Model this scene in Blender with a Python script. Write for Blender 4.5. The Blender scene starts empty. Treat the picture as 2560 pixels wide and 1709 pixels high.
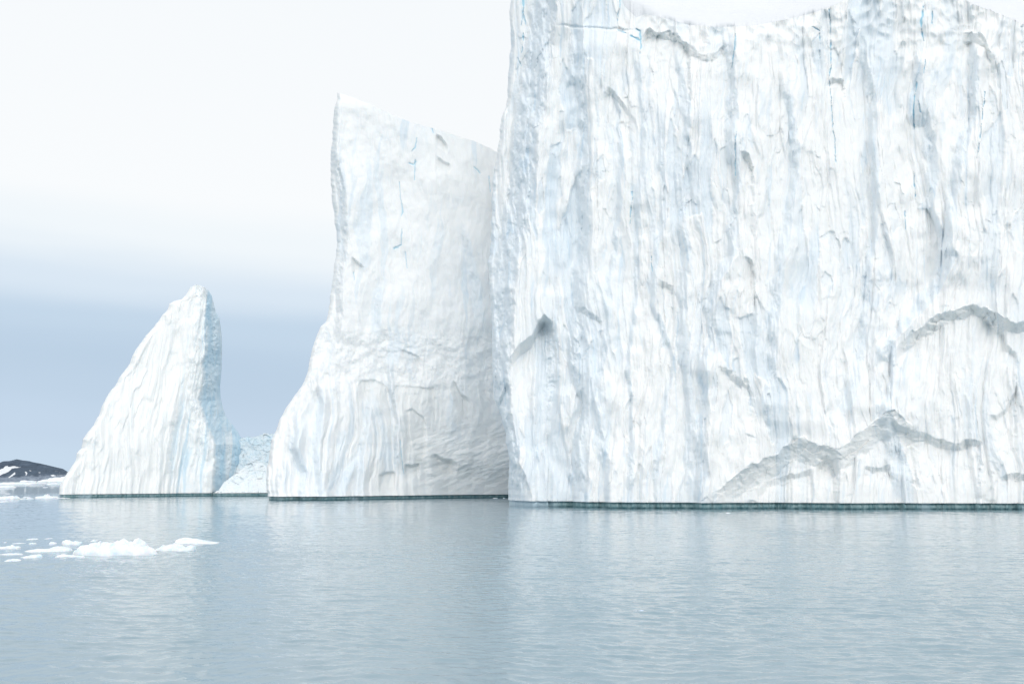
import bpy, math
import numpy as np

rng = np.random.default_rng(7)
F = 2489.0                      # focal length in photo pixels
CX, CY = 1280.0, 854.5
TILT = math.radians(7.79)
CAMH = 5.0
scene = bpy.context.scene
COL = scene.collection
I = lambda x, pts: np.interp(x, [p[0] for p in pts], [p[1] for p in pts])
def IY(y, pts):                 # x as a function of y, pts sorted by y
    p = sorted(pts, key=lambda q: q[1])
    return np.interp(y, [q[1] for q in p], [q[0] for q in p])
def sst(a, b, x):
    t = np.clip((x-a)/(b-a), 0, 1); return t*t*(3-2*t)

# ---------------------------------------------------------------- measuring
def P(px, py, Y):               # a sighted point at a known distance, in metres
    dx = (px-CX)/F; dy = (CY-py)/F
    yy = math.cos(TILT)-dy*math.sin(TILT); zz = math.sin(TILT)+dy*math.cos(TILT)
    return dx*Y/yy, Y+0*px, CAMH+zz*Y/yy
def ypx(z, Y): return CY-F*np.tan(np.arctan((z-CAMH)/Y)-TILT)
def dist(py): return CAMH/math.tan(-(math.atan((CY-py)/F)+TILT))

# ---------------------------------------------------------------- noise
PERM = rng.permutation(4096).astype(np.int64)
RND = rng.random((4096, 6)).astype(np.float32)
def hsh(ix, iy, seed): return PERM[(PERM[(ix+seed*131) & 4095]+iy+seed*17) & 4095]
def noise(x, y, seed=0):
    x = np.asarray(x, np.float32); y = np.asarray(y, np.float32)
    ix = np.floor(x).astype(np.int64); iy = np.floor(y).astype(np.int64)
    fx = x-ix; fy = y-iy
    ux = fx*fx*fx*(fx*(fx*6-15)+10); uy = fy*fy*fy*(fy*(fy*6-15)+10)
    def g(i, j):
        a = RND[hsh(ix+i, iy+j, seed), 0]*6.2832
        return np.cos(a)*(fx-i)+np.sin(a)*(fy-j)
    a = g(0, 0)*(1-ux)+g(1, 0)*ux; b = g(0, 1)*(1-ux)+g(1, 1)*ux
    return (a*(1-uy)+b*uy)*1.5
def fbm(x, y, seed=0, o=4, gain=.5):
    r = 0; a = 1; s = 0
    for k in range(o):
        r = r+a*noise(x*2**k+3.1*k, y*2**k-1.7*k, seed+k); s += a; a *= gain
    return r/s*1.2
def flakes(x, y, seed, tilt=(.5, .5), bias=0.0):
    """broken plates: each cell has its own level and tilt; returns level, edge distance, random"""
    x = np.asarray(x, np.float32); y = np.asarray(y, np.float32)
    ix = np.floor(x).astype(np.int64); iy = np.floor(y).astype(np.int64)
    b1 = np.full(x.shape, 9., np.float32); b2 = b1.copy(); lev = np.zeros_like(b1); rn = np.zeros_like(b1)
    for i in (-1, 0, 1):
        for j in (-1, 0, 1):
            h = hsh(ix+i, iy+j, seed)
            dx = x-(ix+i+RND[h, 1]); dy = y-(iy+j+RND[h, 2])
            d = dx*dx+dy*dy
            l = RND[h, 3]-.5+(RND[h, 4]-.5)*2*tilt[0]*dx+((RND[h, 5]-.5)*2*tilt[1]-bias)*dy
            n = d < b1
            b2 = np.where(n, b1, np.minimum(b2, d))
            lev = np.where(n, l, lev); rn = np.where(n, RND[h, 0], rn); b1 = np.where(n, d, b1)
    return lev, np.sqrt(b2)-np.sqrt(b1), rn
def blur(a, ry, rx=0):
    for ax, r in ((0, ry), (1, rx)):
        for _ in range(2):
            if r < 1: continue
            p = [(0, 0), (0, 0)]; p[ax] = (r+1, r)
            c = np.cumsum(np.pad(a.astype(np.float64), p, mode='edge'), axis=ax)
            n = a.shape[ax]
            a = ((c.take(range(2*r+1, 2*r+1+n), ax)-c.take(range(0, n), ax))/(2*r+1)).astype(np.float32)
    return a
def segdist(px, py, line):
    """distance to a polyline with per-vertex widths (x, y, w); returns distance/width"""
    best = np.full(px.shape, 99., np.float32)
    for (x0, y0, w0), (x1, y1, w1) in zip(line[:-1], line[1:]):
        vx, vy = x1-x0, y1-y0; L = vx*vx+vy*vy
        t = np.clip(((px-x0)*vx+(py-y0)*vy)/L, 0, 1)
        d = np.hypot(px-x0-t*vx, py-y0-t*vy)/(w0+(w1-w0)*t)
        best = np.minimum(best, d)
    return best

# ---------------------------------------------------------------- objects
def tag(o, label=None, cat=None, group=None, kind=None):
    for k, v in (('label', label), ('category', cat), ('group', group), ('kind', kind)):
        if v: o[k] = v
    return o
def empty(name, loc):
    o = bpy.data.objects.new(name, None); o.location = loc; o.empty_display_size = 2
    COL.objects.link(o); return o
def grid_mesh(name, Pts, mat, parent=None, attr=None, smooth=True, wrap=False, flip=False):
    """Pts: rows x cols x 3"""
    R, C = Pts.shape[:2]
    v = Pts.reshape(-1, 3).astype(np.float32)
    cc = C if wrap else C-1
    j, i = np.meshgrid(np.arange(R-1), np.arange(cc), indexing='ij')
    i2 = (i+1) % C
    q = np.stack([j*C+i, j*C+i2, (j+1)*C+i2, (j+1)*C+i], -1).reshape(-1, 4)
    if flip: q = q[:, ::-1]
    return raw_mesh(name, v, q, mat, parent, None if attr is None else attr.reshape(-1, attr.shape[-1]), smooth)
def raw_mesh(name, v, q, mat, parent=None, attr=None, smooth=True):
    me = bpy.data.meshes.new(name)
    me.vertices.add(len(v)); me.vertices.foreach_set('co', v.ravel())
    n = len(q)
    me.loops.add(n*4); me.loops.foreach_set('vertex_index', q.ravel().astype(np.int32))
    me.polygons.add(n); me.polygons.foreach_set('loop_start', np.arange(0, n*4, 4, dtype=np.int32))
    me.polygons.foreach_set('use_smooth', np.full(n, smooth))
    me.update(calc_edges=True)
    if attr is not None:
        a = me.attributes.new('ice', 'FLOAT_COLOR', 'POINT')
        at = np.ones((len(v), 4), np.float32); at[:, :attr.shape[1]] = attr
        a.data.foreach_set('color', at.ravel())
    me.materials.append(mat)
    o = bpy.data.objects.new(name, me); COL.objects.link(o)
    if parent:
        o.parent = parent
        me.transform(__import__('mathutils').Matrix.Translation(-parent.location))
    return o

# ---------------------------------------------------------------- materials
def newmat(name):
    m = bpy.data.materials.new(name); m.use_nodes = True
    nt = m.node_tree; nt.nodes.clear()
    out = nt.nodes.new('ShaderNodeOutputMaterial'); b = nt.nodes.new('ShaderNodeBsdfPrincipled')
    nt.links.new(b.outputs[0], out.inputs[0])
    return m, nt, b
def N(nt, t, **kw):
    n = nt.nodes.new(t)
    for k, v in kw.items():
        if k in ('ins',):
            for a, c in v.items(): n.inputs[a].default_value = c
        else: setattr(n, k, v)
    return n
def mixc(nt, fac, a, b):
    m = nt.nodes.new('ShaderNodeMix'); m.data_type = 'RGBA'
    for s, v in ((0, fac), (6, a), (7, b)):
        if hasattr(v, 'links'): nt.links.new(v, m.inputs[s])
        else: m.inputs[s].default_value = v if s == 0 else (*v, 1)
    return m.outputs[2]
def tex_noise(nt, scale, stretch=(1, 1, 1), detail=5, rough=.55):
    tc = nt.nodes.new('ShaderNodeTexCoord'); mp = nt.nodes.new('ShaderNodeMapping')
    mp.inputs['Scale'].default_value = stretch
    nt.links.new(tc.outputs['Object'], mp.inputs[0])
    n = nt.nodes.new('ShaderNodeTexNoise'); n.inputs['Scale'].default_value = scale
    n.inputs['Detail'].default_value = detail; n.inputs['Roughness'].default_value = rough
    nt.links.new(mp.outputs[0], n.inputs[0])
    return n.outputs[0]
def ramp(nt, src, pts):
    r = nt.nodes.new('ShaderNodeValToRGB'); nt.links.new(src, r.inputs[0])
    e = r.color_ramp.elements
    while len(e) < len(pts): e.new(.5)
    for k, (p, c) in enumerate(pts):
        e[k].position = p; e[k].color = (*c, 1) if not isinstance(c, (int, float)) else (c, c, c, 1)
    return r.outputs[0]
def bump(nt, b, src, dist, strength=1.0, prev=None):
    n = nt.nodes.new('ShaderNodeBump'); n.inputs['Distance'].default_value = dist
    n.inputs['Strength'].default_value = strength
    nt.links.new(src, n.inputs['Height'])
    if prev: nt.links.new(prev, n.inputs['Normal'])
    if b: nt.links.new(n.outputs[0], b.inputs['Normal'])
    return n.outputs[0]

def ice_material(name, white=(.915, .92, .912), blue=(.66, .775, .87), deep=(.42, .69, .81), stretch=(1, 1, .12), bs=1.0, sss=0.25):
    m, nt, b = newmat(name)
    at = nt.nodes.new('ShaderNodeAttribute'); at.attribute_name = 'ice'
    sp = nt.nodes.new('ShaderNodeSeparateColor'); nt.links.new(at.outputs['Color'], sp.inputs[0])
    n1 = tex_noise(nt, .9, stretch, 6, .6)
    m1 = nt.nodes.new('ShaderNodeMath'); m1.operation = 'MULTIPLY_ADD'
    nt.links.new(n1, m1.inputs[0]); m1.inputs[1].default_value = .7; m1.inputs[2].default_value = -.40
    m2 = nt.nodes.new('ShaderNodeMath'); m2.operation = 'ADD'; m2.use_clamp = True
    nt.links.new(sp.outputs[0], m2.inputs[0]); nt.links.new(m1.outputs[0], m2.inputs[1])
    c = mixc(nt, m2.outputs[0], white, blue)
    c = mixc(nt, sp.outputs[2], c, (.62, .63, .60))       # grey tint, carries the shade painted on scar roofs and undercut foot
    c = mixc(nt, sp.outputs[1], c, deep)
    nt.links.new(c, b.inputs['Base Color'])
    b.inputs['Roughness'].default_value = .6
    b.inputs['Specular IOR Level'].default_value = .25
    if sss:
        b.inputs['Subsurface Weight'].default_value = sss
        b.inputs['Subsurface Radius'].default_value = (.6, .7, .8)
        b.inputs['Subsurface Scale'].default_value = .6
    nb = tex_noise(nt, 1.6, stretch, 8, .62)
    p = bump(nt, None, nb, .09*bs, .8)
    nb2 = tex_noise(nt, 2.2, (1, 1, .7), 5, .6)
    bump(nt, b, nb2, .04*bs, .7, p)
    return m
ICE = ice_material('wall_ice')
ICE_MID = ice_material('slab_ice', white=(.91, .92, .918), stretch=(1, 1, .3))
ICE_PEAK = ice_material('peak_ice', white=(.91, .92, .912), blue=(.50, .70, .83))
RUBBLE = ice_material('rubble_ice', white=(.86, .90, .92), blue=(.66, .82, .91), stretch=(1, 1, 1), bs=1.3)

def snow_material():
    m, nt, b = newmat('packed_snow')
    n = tex_noise(nt, .12, (1, .4, 1), 6)
    nt.links.new(mixc(nt, n, (.73, .755, .79), (.80, .81, .825)), b.inputs['Base Color'])
    b.inputs['Roughness'].default_value = .8
    bump(nt, b, tex_noise(nt, .5, (1, 2.5, 1), 8, .6), .5, .6)
    return m
SNOW = snow_material()
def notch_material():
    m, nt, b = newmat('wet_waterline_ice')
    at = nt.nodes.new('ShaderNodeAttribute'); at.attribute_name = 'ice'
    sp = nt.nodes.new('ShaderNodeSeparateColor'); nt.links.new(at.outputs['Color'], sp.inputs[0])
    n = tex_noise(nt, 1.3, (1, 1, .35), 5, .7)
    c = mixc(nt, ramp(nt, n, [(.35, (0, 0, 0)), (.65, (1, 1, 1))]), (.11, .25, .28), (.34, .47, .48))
    c = mixc(nt, sp.outputs[0], c, (.04, .13, .15))  # dark tone of the waterline and of the painted lip shade
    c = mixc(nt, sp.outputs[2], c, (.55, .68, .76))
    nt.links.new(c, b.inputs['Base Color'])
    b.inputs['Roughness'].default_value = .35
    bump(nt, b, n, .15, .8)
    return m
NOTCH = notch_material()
def floe_material():
    m, nt, b = newmat('floating_ice')
    n = tex_noise(nt, 2.2, (1, 1, 1), 6, .6)
    nt.links.new(mixc(nt, ramp(nt, n, [(.42, (0, 0, 0)), (.7, (1, 1, 1))]), (.88, .89, .90), (.70, .82, .90)), b.inputs['Base Color'])
    b.inputs['Roughness'].default_value = .55
    b.inputs['Subsurface Weight'].default_value = .3
    b.inputs['Subsurface Radius'].default_value = (.1, .25, .4)
    b.inputs['Subsurface Scale'].default_value = .4
    bump(nt, b, tex_noise(nt, 6, (1, 1, 1), 6, .6), .05, .8)
    return m
FLOE = floe_material()
CLEAR = floe_material()
CLEAR.name = 'clear_ice'
for _n in CLEAR.node_tree.nodes:
    if _n.type == 'MIX': _n.inputs[6].default_value = (.52, .63, .78, 1); _n.inputs[7].default_value = (.66, .76, .88, 1)
def rock_material():
    m, nt, b = newmat('tundra_rock')
    at = nt.nodes.new('ShaderNodeAttribute'); at.attribute_name = 'ice'
    sp = nt.nodes.new('ShaderNodeSeparateColor'); nt.links.new(at.outputs['Color'], sp.inputs[0])
    n = tex_noise(nt, .035, (1, 1, 1.8), 9, .8)
    c = mixc(nt, ramp(nt, n, [(.35, (0, 0, 0)), (.65, (1, 1, 1))]), (.014, .034, .062), (.085, .13, .19))
    n2 = tex_noise(nt, .13, (1, 1, 1.5), 9, .8)
    sh = mixc(nt, ramp(nt, n2, [(.4, (0, 0, 0)), (.6, (1, 1, 1))]), (.08, .12, .18), (.34, .40, .48))
    c = mixc(nt, sp.outputs[0], c, sh)
    c = mixc(nt, sp.outputs[1], c, (.80, .83, .86))
    nt.links.new(c, b.inputs['Base Color']); b.inputs['Roughness'].default_value = .9
    bump(nt, b, n, 5, .8)
    return m
ROCK = rock_material()
def water_material():
    m, nt, b = newmat('sea_water')
    big = tex_noise(nt, .03, (1, 1, 1), 3)
    nt.links.new(mixc(nt, big, (.215, .315, .372), (.245, .345, .40)), b.inputs['Base Color'])
    b.inputs['Roughness'].default_value = .03
    b.inputs['IOR'].default_value = 1.42
    n1 = tex_noise(nt, 3.2, (.4, 1, 1), 5, .65)
    n0 = tex_noise(nt, .5, (.6, 1, 1), 4, .6)
    ge = nt.nodes.new('ShaderNodeNewGeometry'); sg = nt.nodes.new('ShaderNodeSeparateXYZ'); nt.links.new(ge.outputs['Position'], sg.inputs[0])
    mr = nt.nodes.new('ShaderNodeMapRange'); nt.links.new(sg.outputs[1], mr.inputs[0])      # more open water beyond the bergs' lee
    for i_, v_ in ((1, 150), (2, 500), (3, .035), (4, 1.0)): mr.inputs[i_].default_value = v_
    p = bump(nt, None, n0, .7, .5)
    nt.links.new(mr.outputs[0], nt.nodes[-1].inputs['Strength'])
    bump(nt, b, n1, .022, .7, p)
    return m
WATER = water_material()

# ---------------------------------------------------------------- berg builder
def berg(name, parent, mat, xL, xR, T, depth, lean, disp, xs=(0, 1), na=600, nr=600, thick=45, inset=30,
         zn=1.0, edge=(14, 60), edgeR=(6, 20), notch=True, topz=None, sidecols=70, cap_obj=None, lip=1.2, back_rise=-4, Tl=None, Tr=None, notch_in=.7, toe=None, base_calm=70):
    t = np.linspace(0, 1, nr)[:, None]
    pyb0 = 1245.
    TL = T(np.array([xL(np.array([300.]))[0]]))[0] if Tl is None else Tl
    TR = TL if Tr is None else Tr
    pyL = pyb0+(TL-pyb0)*t; pyR = pyb0+(TR-pyb0)*t
    k = np.linspace(1, 0, sidecols+1)[:-1]**1.3
    a = np.concatenate([0*k, np.linspace(0, 1, na), 0*k+1])[None, :]
    side = np.concatenate([-k, np.zeros(na), k[::-1]])[None, :]
    x0 = xL(pyL)+2.0*noise(pyL/26, pyL*0, 5)+1.1*noise(pyL/9, pyL*0, 6); x1 = xR(pyR)
    px = x0+(x1-x0)*a
    e0 = px-x0; e1 = x1-px; py_ = pyL+0*px
    # relief of the flanks that run back from the two edges of the face
    sd = np.abs(side)*thick+0*py_; hv = (1245-py_)*.09; sg_ = np.where(side < 0, 1, -1)*(side != 0)
    sr = np.minimum(sd/4, 1)*(14+14*fbm(sd/16+1.2*fbm(hv/14, sd/9, 814, 2), hv/50, 811, 3)+8*flakes(sd/5, hv/18, 812, (.8, .8))[0]+5*(np.abs(noise(sd/2.6, hv/30, 813))-.3))*min(1, thick/60)
    x0s = blur(x0, 26)+3; x1s = x1+0*x0
    px = px+np.where(side < 0, (x0s-x0)*np.minimum(sd/6, 1), 0)
    px = px+sg_*(np.abs(side)*inset+np.maximum(sr, 0))
    Yb = depth(px)
    pyb = ypx(zn, Yb)
    top = T(px)
    py = pyb+(top-pyb)*t
    D, at = disp(px, py)
    fd = np.clip(1-np.abs(side)*thick/6, 0, 1); sc = sidecols
    for sl_, c_ in ((slice(0, sc), sc), (slice(D.shape[1]-sc, D.shape[1]), D.shape[1]-sc-1)):
        De = D[:, c_:c_+1]; Ds_ = blur(De, 40)
        D[:, sl_] = Ds_+(De-Ds_)*fd[:, sl_]
    Dl = blur(D, 60); D = Dl+(D-Dl)*(.25+.75*sst(0, base_calm, pyb-py))
    w0, w1 = edge; r0, r1 = edgeR
    q0 = np.clip(1-e0/w0, 0, 1); q1 = np.clip(1-e1/w1, 0, 1)
    rec = r0*(1-np.sqrt(np.maximum(1-q0**2, 0)))+r1*(1-np.sqrt(np.maximum(1-q1**2, 0)))
    Y = Yb+lean(px, py)+rec-D+np.abs(side)*thick
    if toe: Y = Y
    X, Yw, Z = P(px, py, Y)
    Z = Z+(zn-Z[:1])*np.exp(-t*30)
    body = np.stack([X, Yw, Z], -1)
    nc = body.shape[1]
    # underside of the lip above the waterline notch
    under = body[:1].copy(); under[0, :, 1] += lip*2; under[0, :, 2] += .25
    cxm = under[0, :, 0].mean(); under[0, :, 0] += (cxm-under[0, :, 0])*.02
    # top cap and back face
    toprow = body[-1]
    K = 70
    kk = np.linspace(0, 1, K+1)[1:, None]**1.8
    fr = np.linspace(0, 1, nc)[None, :]
    Yb_r = body[:, :1, 1]*(1-fr)+body[:, -1:, 1]*fr
    Yback = Yb_r[-1:]
    cap = np.zeros((K, nc, 3))
    Xb_r = body[:, :1, 0]*(1-fr)+body[:, -1:, 0]*fr
    cap[..., 0] = toprow[None, :, 0]*(1-kk)+Xb_r[-1:]*kk
    cap[..., 1] = toprow[None, :, 1]+(Yback-toprow[None, :, 1])*kk
    sm = 70 if back_rise > 0 else 0
    zs = blur(toprow[None, :, 2], 0, sm); ys = blur(toprow[None, :, 1], 0, sm); qk = np.exp(-kk*450)
    xs_ = blur(toprow[None, :, 0], 0, 40) if sm else toprow[None, :, 0]
    cap[..., 0] = (toprow[None, :, 0]*qk+xs_*(1-qk))*(1-kk)+Xb_r[-1:]*kk
    cap[..., 1] = (toprow[None, :, 1]*qk+ys*(1-qk))*(1-kk)+Yback*kk
    cap[..., 2] = toprow[None, :, 2]*qk+zs*(1-qk)+(back_rise*kk**.9 if back_rise > 0 else back_rise*kk**.7)+(3.0 if back_rise > 0 else .25)*fbm(cap[..., 0]/22, cap[..., 1]/12, 31)*np.minimum(1, kk*6)
    nb = 40
    ri = np.linspace(body.shape[0]-1, 0, nb+1).astype(int)[1:]
    b = np.linspace(0, 1, nb+1)[1:, None]
    back = body[ri].copy()
    back[..., 0] = Xb_r[ri]; back[..., 1] = Yb_r[ri]
    back[..., 2] += (cap[-1][None, :, 2]-toprow[None, :, 2])*(np.exp(-b*14) if back_rise > 0 else 1-b)-2.2*(b == 1)
    A0 = at
    def ext(n): return np.zeros((n, nc, at.shape[-1]))+np.array([.1, 0, 0])[:at.shape[-1]]
    if cap_obj:
        main = np.concatenate([under, body], 0); am = np.concatenate([at[:1], at], 0)
        grid_mesh(name, main, mat, parent, am)
        cobj = np.concatenate([toprow[None], cap, back], 0)
        grid_mesh(cap_obj[0], cobj, cap_obj[1], parent, None)
    else:
        main = np.concatenate([under, body, cap, back], 0)
        am = np.concatenate([at[:1], at, ext(K), ext(nb)], 0)
        grid_mesh(name, main, mat, parent, am)
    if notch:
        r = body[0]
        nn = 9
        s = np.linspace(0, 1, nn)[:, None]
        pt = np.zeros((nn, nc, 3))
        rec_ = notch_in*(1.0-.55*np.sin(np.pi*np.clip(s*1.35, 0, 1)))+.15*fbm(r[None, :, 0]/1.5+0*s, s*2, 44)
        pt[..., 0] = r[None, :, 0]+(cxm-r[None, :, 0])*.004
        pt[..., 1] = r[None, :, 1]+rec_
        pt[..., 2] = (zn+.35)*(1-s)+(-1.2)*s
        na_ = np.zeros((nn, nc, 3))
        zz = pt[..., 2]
        na_[..., 0] = np.clip(sst(.16, .02, zz+.10*noise(pt[..., 0]/.8, zz*0, 9))+.8*sst(zn-.2, zn+.05, zz)*np.clip(.7+1.2*fbm(pt[..., 0]/7, zz*0, 12, 3), .1, 1), 0, 1)  # dark wet line at the water; shade under the lip painted along the top
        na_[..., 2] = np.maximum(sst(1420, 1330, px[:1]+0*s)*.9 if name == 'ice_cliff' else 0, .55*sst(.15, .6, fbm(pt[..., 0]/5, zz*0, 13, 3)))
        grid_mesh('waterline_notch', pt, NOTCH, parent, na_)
    return body

# ================================================================ the great wall
MPP = .0743
wL = [(1290, -200), (1283, -60), (1279, 0), (1273, 37), (1277, 82), (1277, 127), (1272, 171), (1269, 229), (1266, 269), (1257, 290), (1251, 318), (1248.6, 347),
      (1244.5, 380), (1238, 416), (1232, 457), (1229, 510), (1229, 571), (1224, 640), (1220, 660), (1224, 724), (1228, 779), (1230.5, 850),
      (1230.5, 935), (1236, 998), (1249, 1027), (1257, 1052), (1262, 1073), (1266, 1103), (1273, 1145), (1271, 1208), (1270, 1246), (1274, 1270)]
wT = [(1200, -150), (1400, -110), (1500, -70), (1545, -30), (1560, 15), (1590, 44), (1612, 36), (1650, 43), (1720, 62), (1800, 68), (1890, 64), (1960, 50),
      (2020, 36), (2070, 20), (2110, 2), (2200, -25), (2380, -22), (2430, 10), (2500, 35), (2560, 62), (2700, 120), (3000, 200)]
# deep blue cracks: polylines x, y, half width (px)
wC = [[(1307, -20, 2.2), (1309, 30, 2.2), (1314, 66, 1.2)], [(1308, 30, 1.2), (1301, 62, .8)], [(1309, 84, 1.6), (1308, 102, .9)],
      [(1305, 112, 1.2), (1304, 134, .7)], [(1297, 146, 1.), (1303, 166, .6)], [(1552, -10, 1.6), (1549, 20, 1.2), (1543, 52, .7)],
      [(1543, 74, 1.2), (1557, 80, 1.6), (1568, 84, .8)], [(1577, 90, 1.6), (1590, 96, 2.4), (1602, 103, 3), (1603, 118, 2), (1600, 134, 1)],
      [(1590, 72, 2.0), (1600, 78, 2.2), (1603, 100, 2)],
      [(1840, 86, 1.3), (1837, 120, 1.8), (1829, 170, .8)], [(1841, 325, .8), (1838, 380, 1.5), (1840, 440, .7)],
      [(2074, 25, .9), (2076, 75, 1.0), (2077, 120, .8), (2078, 160, .9), (2072, 190, 1.1), (2078, 240, .7), (2082, 300, .8), (2090, 405, .6)],
      [(2050, 72, .8), (2051, 150, .6)], [(2309, 18, 2.), (2303, 50, 2.8), (2303, 80, 2.2), (2310, 104, 1.2)], [(2331, 28, 1.6), (2329, 58, 1.2)],
      [(2291, 205, 1.2), (2284, 270, 2.2), (2285, 325, 1)], [(2297, 252, 1.4), (2303, 282, .8)], [(2314, 150, 1), (2310, 185, .7)],
      [(2263, 528, 1.2), (2263, 572, .8)],
      [(1627, 640, 1), (1631, 680, .6)], [(2462, 230, .9), (2452, 330, .7), (2440, 400, .5)],
      [(2030, 66, .6), (2050, 78, .9)], [(2284, 430, 1), (2288, 500, .6)],
      [(1580, 480, .9), (1575, 560, .6)]]
# folds: arris lines (x,y), rise (m), width of the left facet px, fall-off px on the right
wF = [([(1398, -150), (1393, 70), (1375, 160), (1362, 260), (1350, 350), (1340, 450), (1328, 560), (1310, 640), (1290, 720), (1282, 860), (1277, 960), (1285, 1050), (1300, 1150), (1335, 1265)], 13, 74, 900),
      ([(1462, 60), (1467, 200), (1474, 330), (1479, 460), (1478, 640), (1472, 800), (1476, 950), (1470, 1265)], 4.8, 42, 130),
      ([(1707, 120), (1716, 200), (1732, 280), (1728, 400), (1722, 600), (1716, 800), (1740, 1000), (1745, 1260)], 2.2, 30, 80),
      ([(1843, 60), (1838, 200), (1850, 330), (1848, 500), (1846, 640), (1800, 700), (1790, 860), (1770, 1000), (1765, 1260)], 3.0, 30, 110),
      ([(1600, 130), (1612, 250), (1616, 400), (1600, 560), (1592, 700), (1580, 900), (1590, 1260)], 1.6, 18, 60),
      ([(2308, 110), (2310, 260), (2340, 350), (2355, 430), (2330, 520), (2400, 640), (2330, 760), (2240, 850), (2230, 1010), (2270, 1150), (2290, 1265)], 3.4, 46, 140),
      ([(2445, 80), (2450, 200), (2430, 330), (2400, 450), (2385, 600), (2345, 720)], 2.6, 26, 90),
      ([(1985, 200), (2000, 420), (1975, 600), (1950, 760), (1940, 900), (1930, 1090)], 2.2, 30, 100),
      ([(2170, 120), (2195, 300), (2200, 500), (2180, 700), (2165, 900), (2120, 1050)], 2.0, 26, 90),
      ([(1540, 200), (1560, 400), (1545, 620), (1520, 800), (1500, 1000), (1530, 1265)], 1.6, 20, 70),
      ([(1660, 250), (1665, 500), (1640, 760), (1690, 900), (1655, 1100), (1640, 1265)], 1.4, 16, 60)]
# scars: roof line (x,y), depth of hollow (m), roof band px, how far down it fades px
wS = [([(1268, 925), (1275, 895), (1300, 858), (1330, 838), (1347, 802), (1360, 786), (1378, 799), (1379, 800)], 6.0, 26, 170, 40, 0),
      ([(1735, 1262), (1762, 1243), (1820, 1205), (1880, 1160), (1925, 1142), (1960, 1112), (1983, 1092), (2030, 1102), (2075, 1117), (2092, 1126), (2100, 1132)], 4.0, 50, 150, 40, 0),
      ([(2070, 1136), (2092, 1122), (2125, 1099), (2160, 1071), (2200, 1043), (2216, 1034), (2236, 1030), (2262, 1052), (2290, 1075)], 2.6, 50, 150, 60, 0),
      ([(2222, 1032), (2240, 1054), (2266, 1074), (2310, 1080), (2345, 1098), (2400, 1106), (2415, 1094), (2452, 1098)], 2.2, 18, 130, 20, 0),
      ([(2236, 895), (2246, 862), (2275, 836), (2310, 812), (2350, 785), (2380, 768), (2432, 756), (2465, 768), (2500, 786), (2545, 802), (2600, 800), (2700, 820)], 3.6, 30, 420, 60, 0),
      ([(2448, 798), (2462, 788), (2480, 808), (2510, 832), (2516, 858), (2540, 876)], 1.6, 14, 120, 16, 0),
      ([(1795, 920), (1815, 922), (1845, 934), (1868, 950), (1880, 975)], 1.8, 16, 160, 30, 0),
      ([(1440, 772), (1462, 770), (1490, 783), (1505, 800)], 1.4, 14, 110, 16, 0),
      ([(1604, 92), (1620, 78), (1660, 80), (1695, 82), (1712, 108), (1726, 122)], 3.4, 16, 100, 16, 0),
      ([(1720, 118), (1745, 128), (1790, 128), (1815, 108)], 1.6, 16, 60, 20, 0),
      ([(1640, 690), (1655, 700), (1682, 712)], 1.6, 14, 70, 14, 0),
      ([(1505, 228), (1530, 222), (1552, 248), (1575, 290)], 1.6, 16, 120, 24, 0),
      ([(1850, 378), (1872, 388), (1882, 410)], 2.2, 14, 90, 10, 0),
      ([(2066, 196), (2080, 186), (2112, 204)], 2.0, 16, 26, 10, 0),
      ([(2470, 1040), (2490, 1036), (2520, 1012), (2545, 950)], 1.2, 12, 60, 18, 0),
      ([(1860, 640), (1880, 655), (1890, 690)], 1.6, 12, 120, 14, 0),
      ([(2400, 75), (2430, 70), (2460, 95), (2485, 140)], 2.0, 24, 120, 30, 0),
      ([(1245, 1000), (1256, 975), (1266, 955), (1275, 965)], 2.2, 20, 60, 10, 0),
      ([(2500, 1190), (2560, 1180), (2620, 1200)], 1.4, 14, 60, 20, 0),
      ([(2430, 1238), (2460, 1232), (2490, 1245)], .9, 8, 20, 10, 0),
      ([(1892, 1214), (1935, 1196), (1990, 1176), (2030, 1168)], 1.6, 16, 40, 16, 0),
      ([(2040, 1158), (2066, 1136), (2088, 1160)], 1.6, 16, 40, 10, 0),
      ([(2160, 1165), (2190, 1172), (2225, 1160)], 1.2, 10, 40, 10, 0),
      ([(1865, 1245), (1885, 1238), (1908, 1246)], 1.6, 8, 30, 10, 0)]
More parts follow.
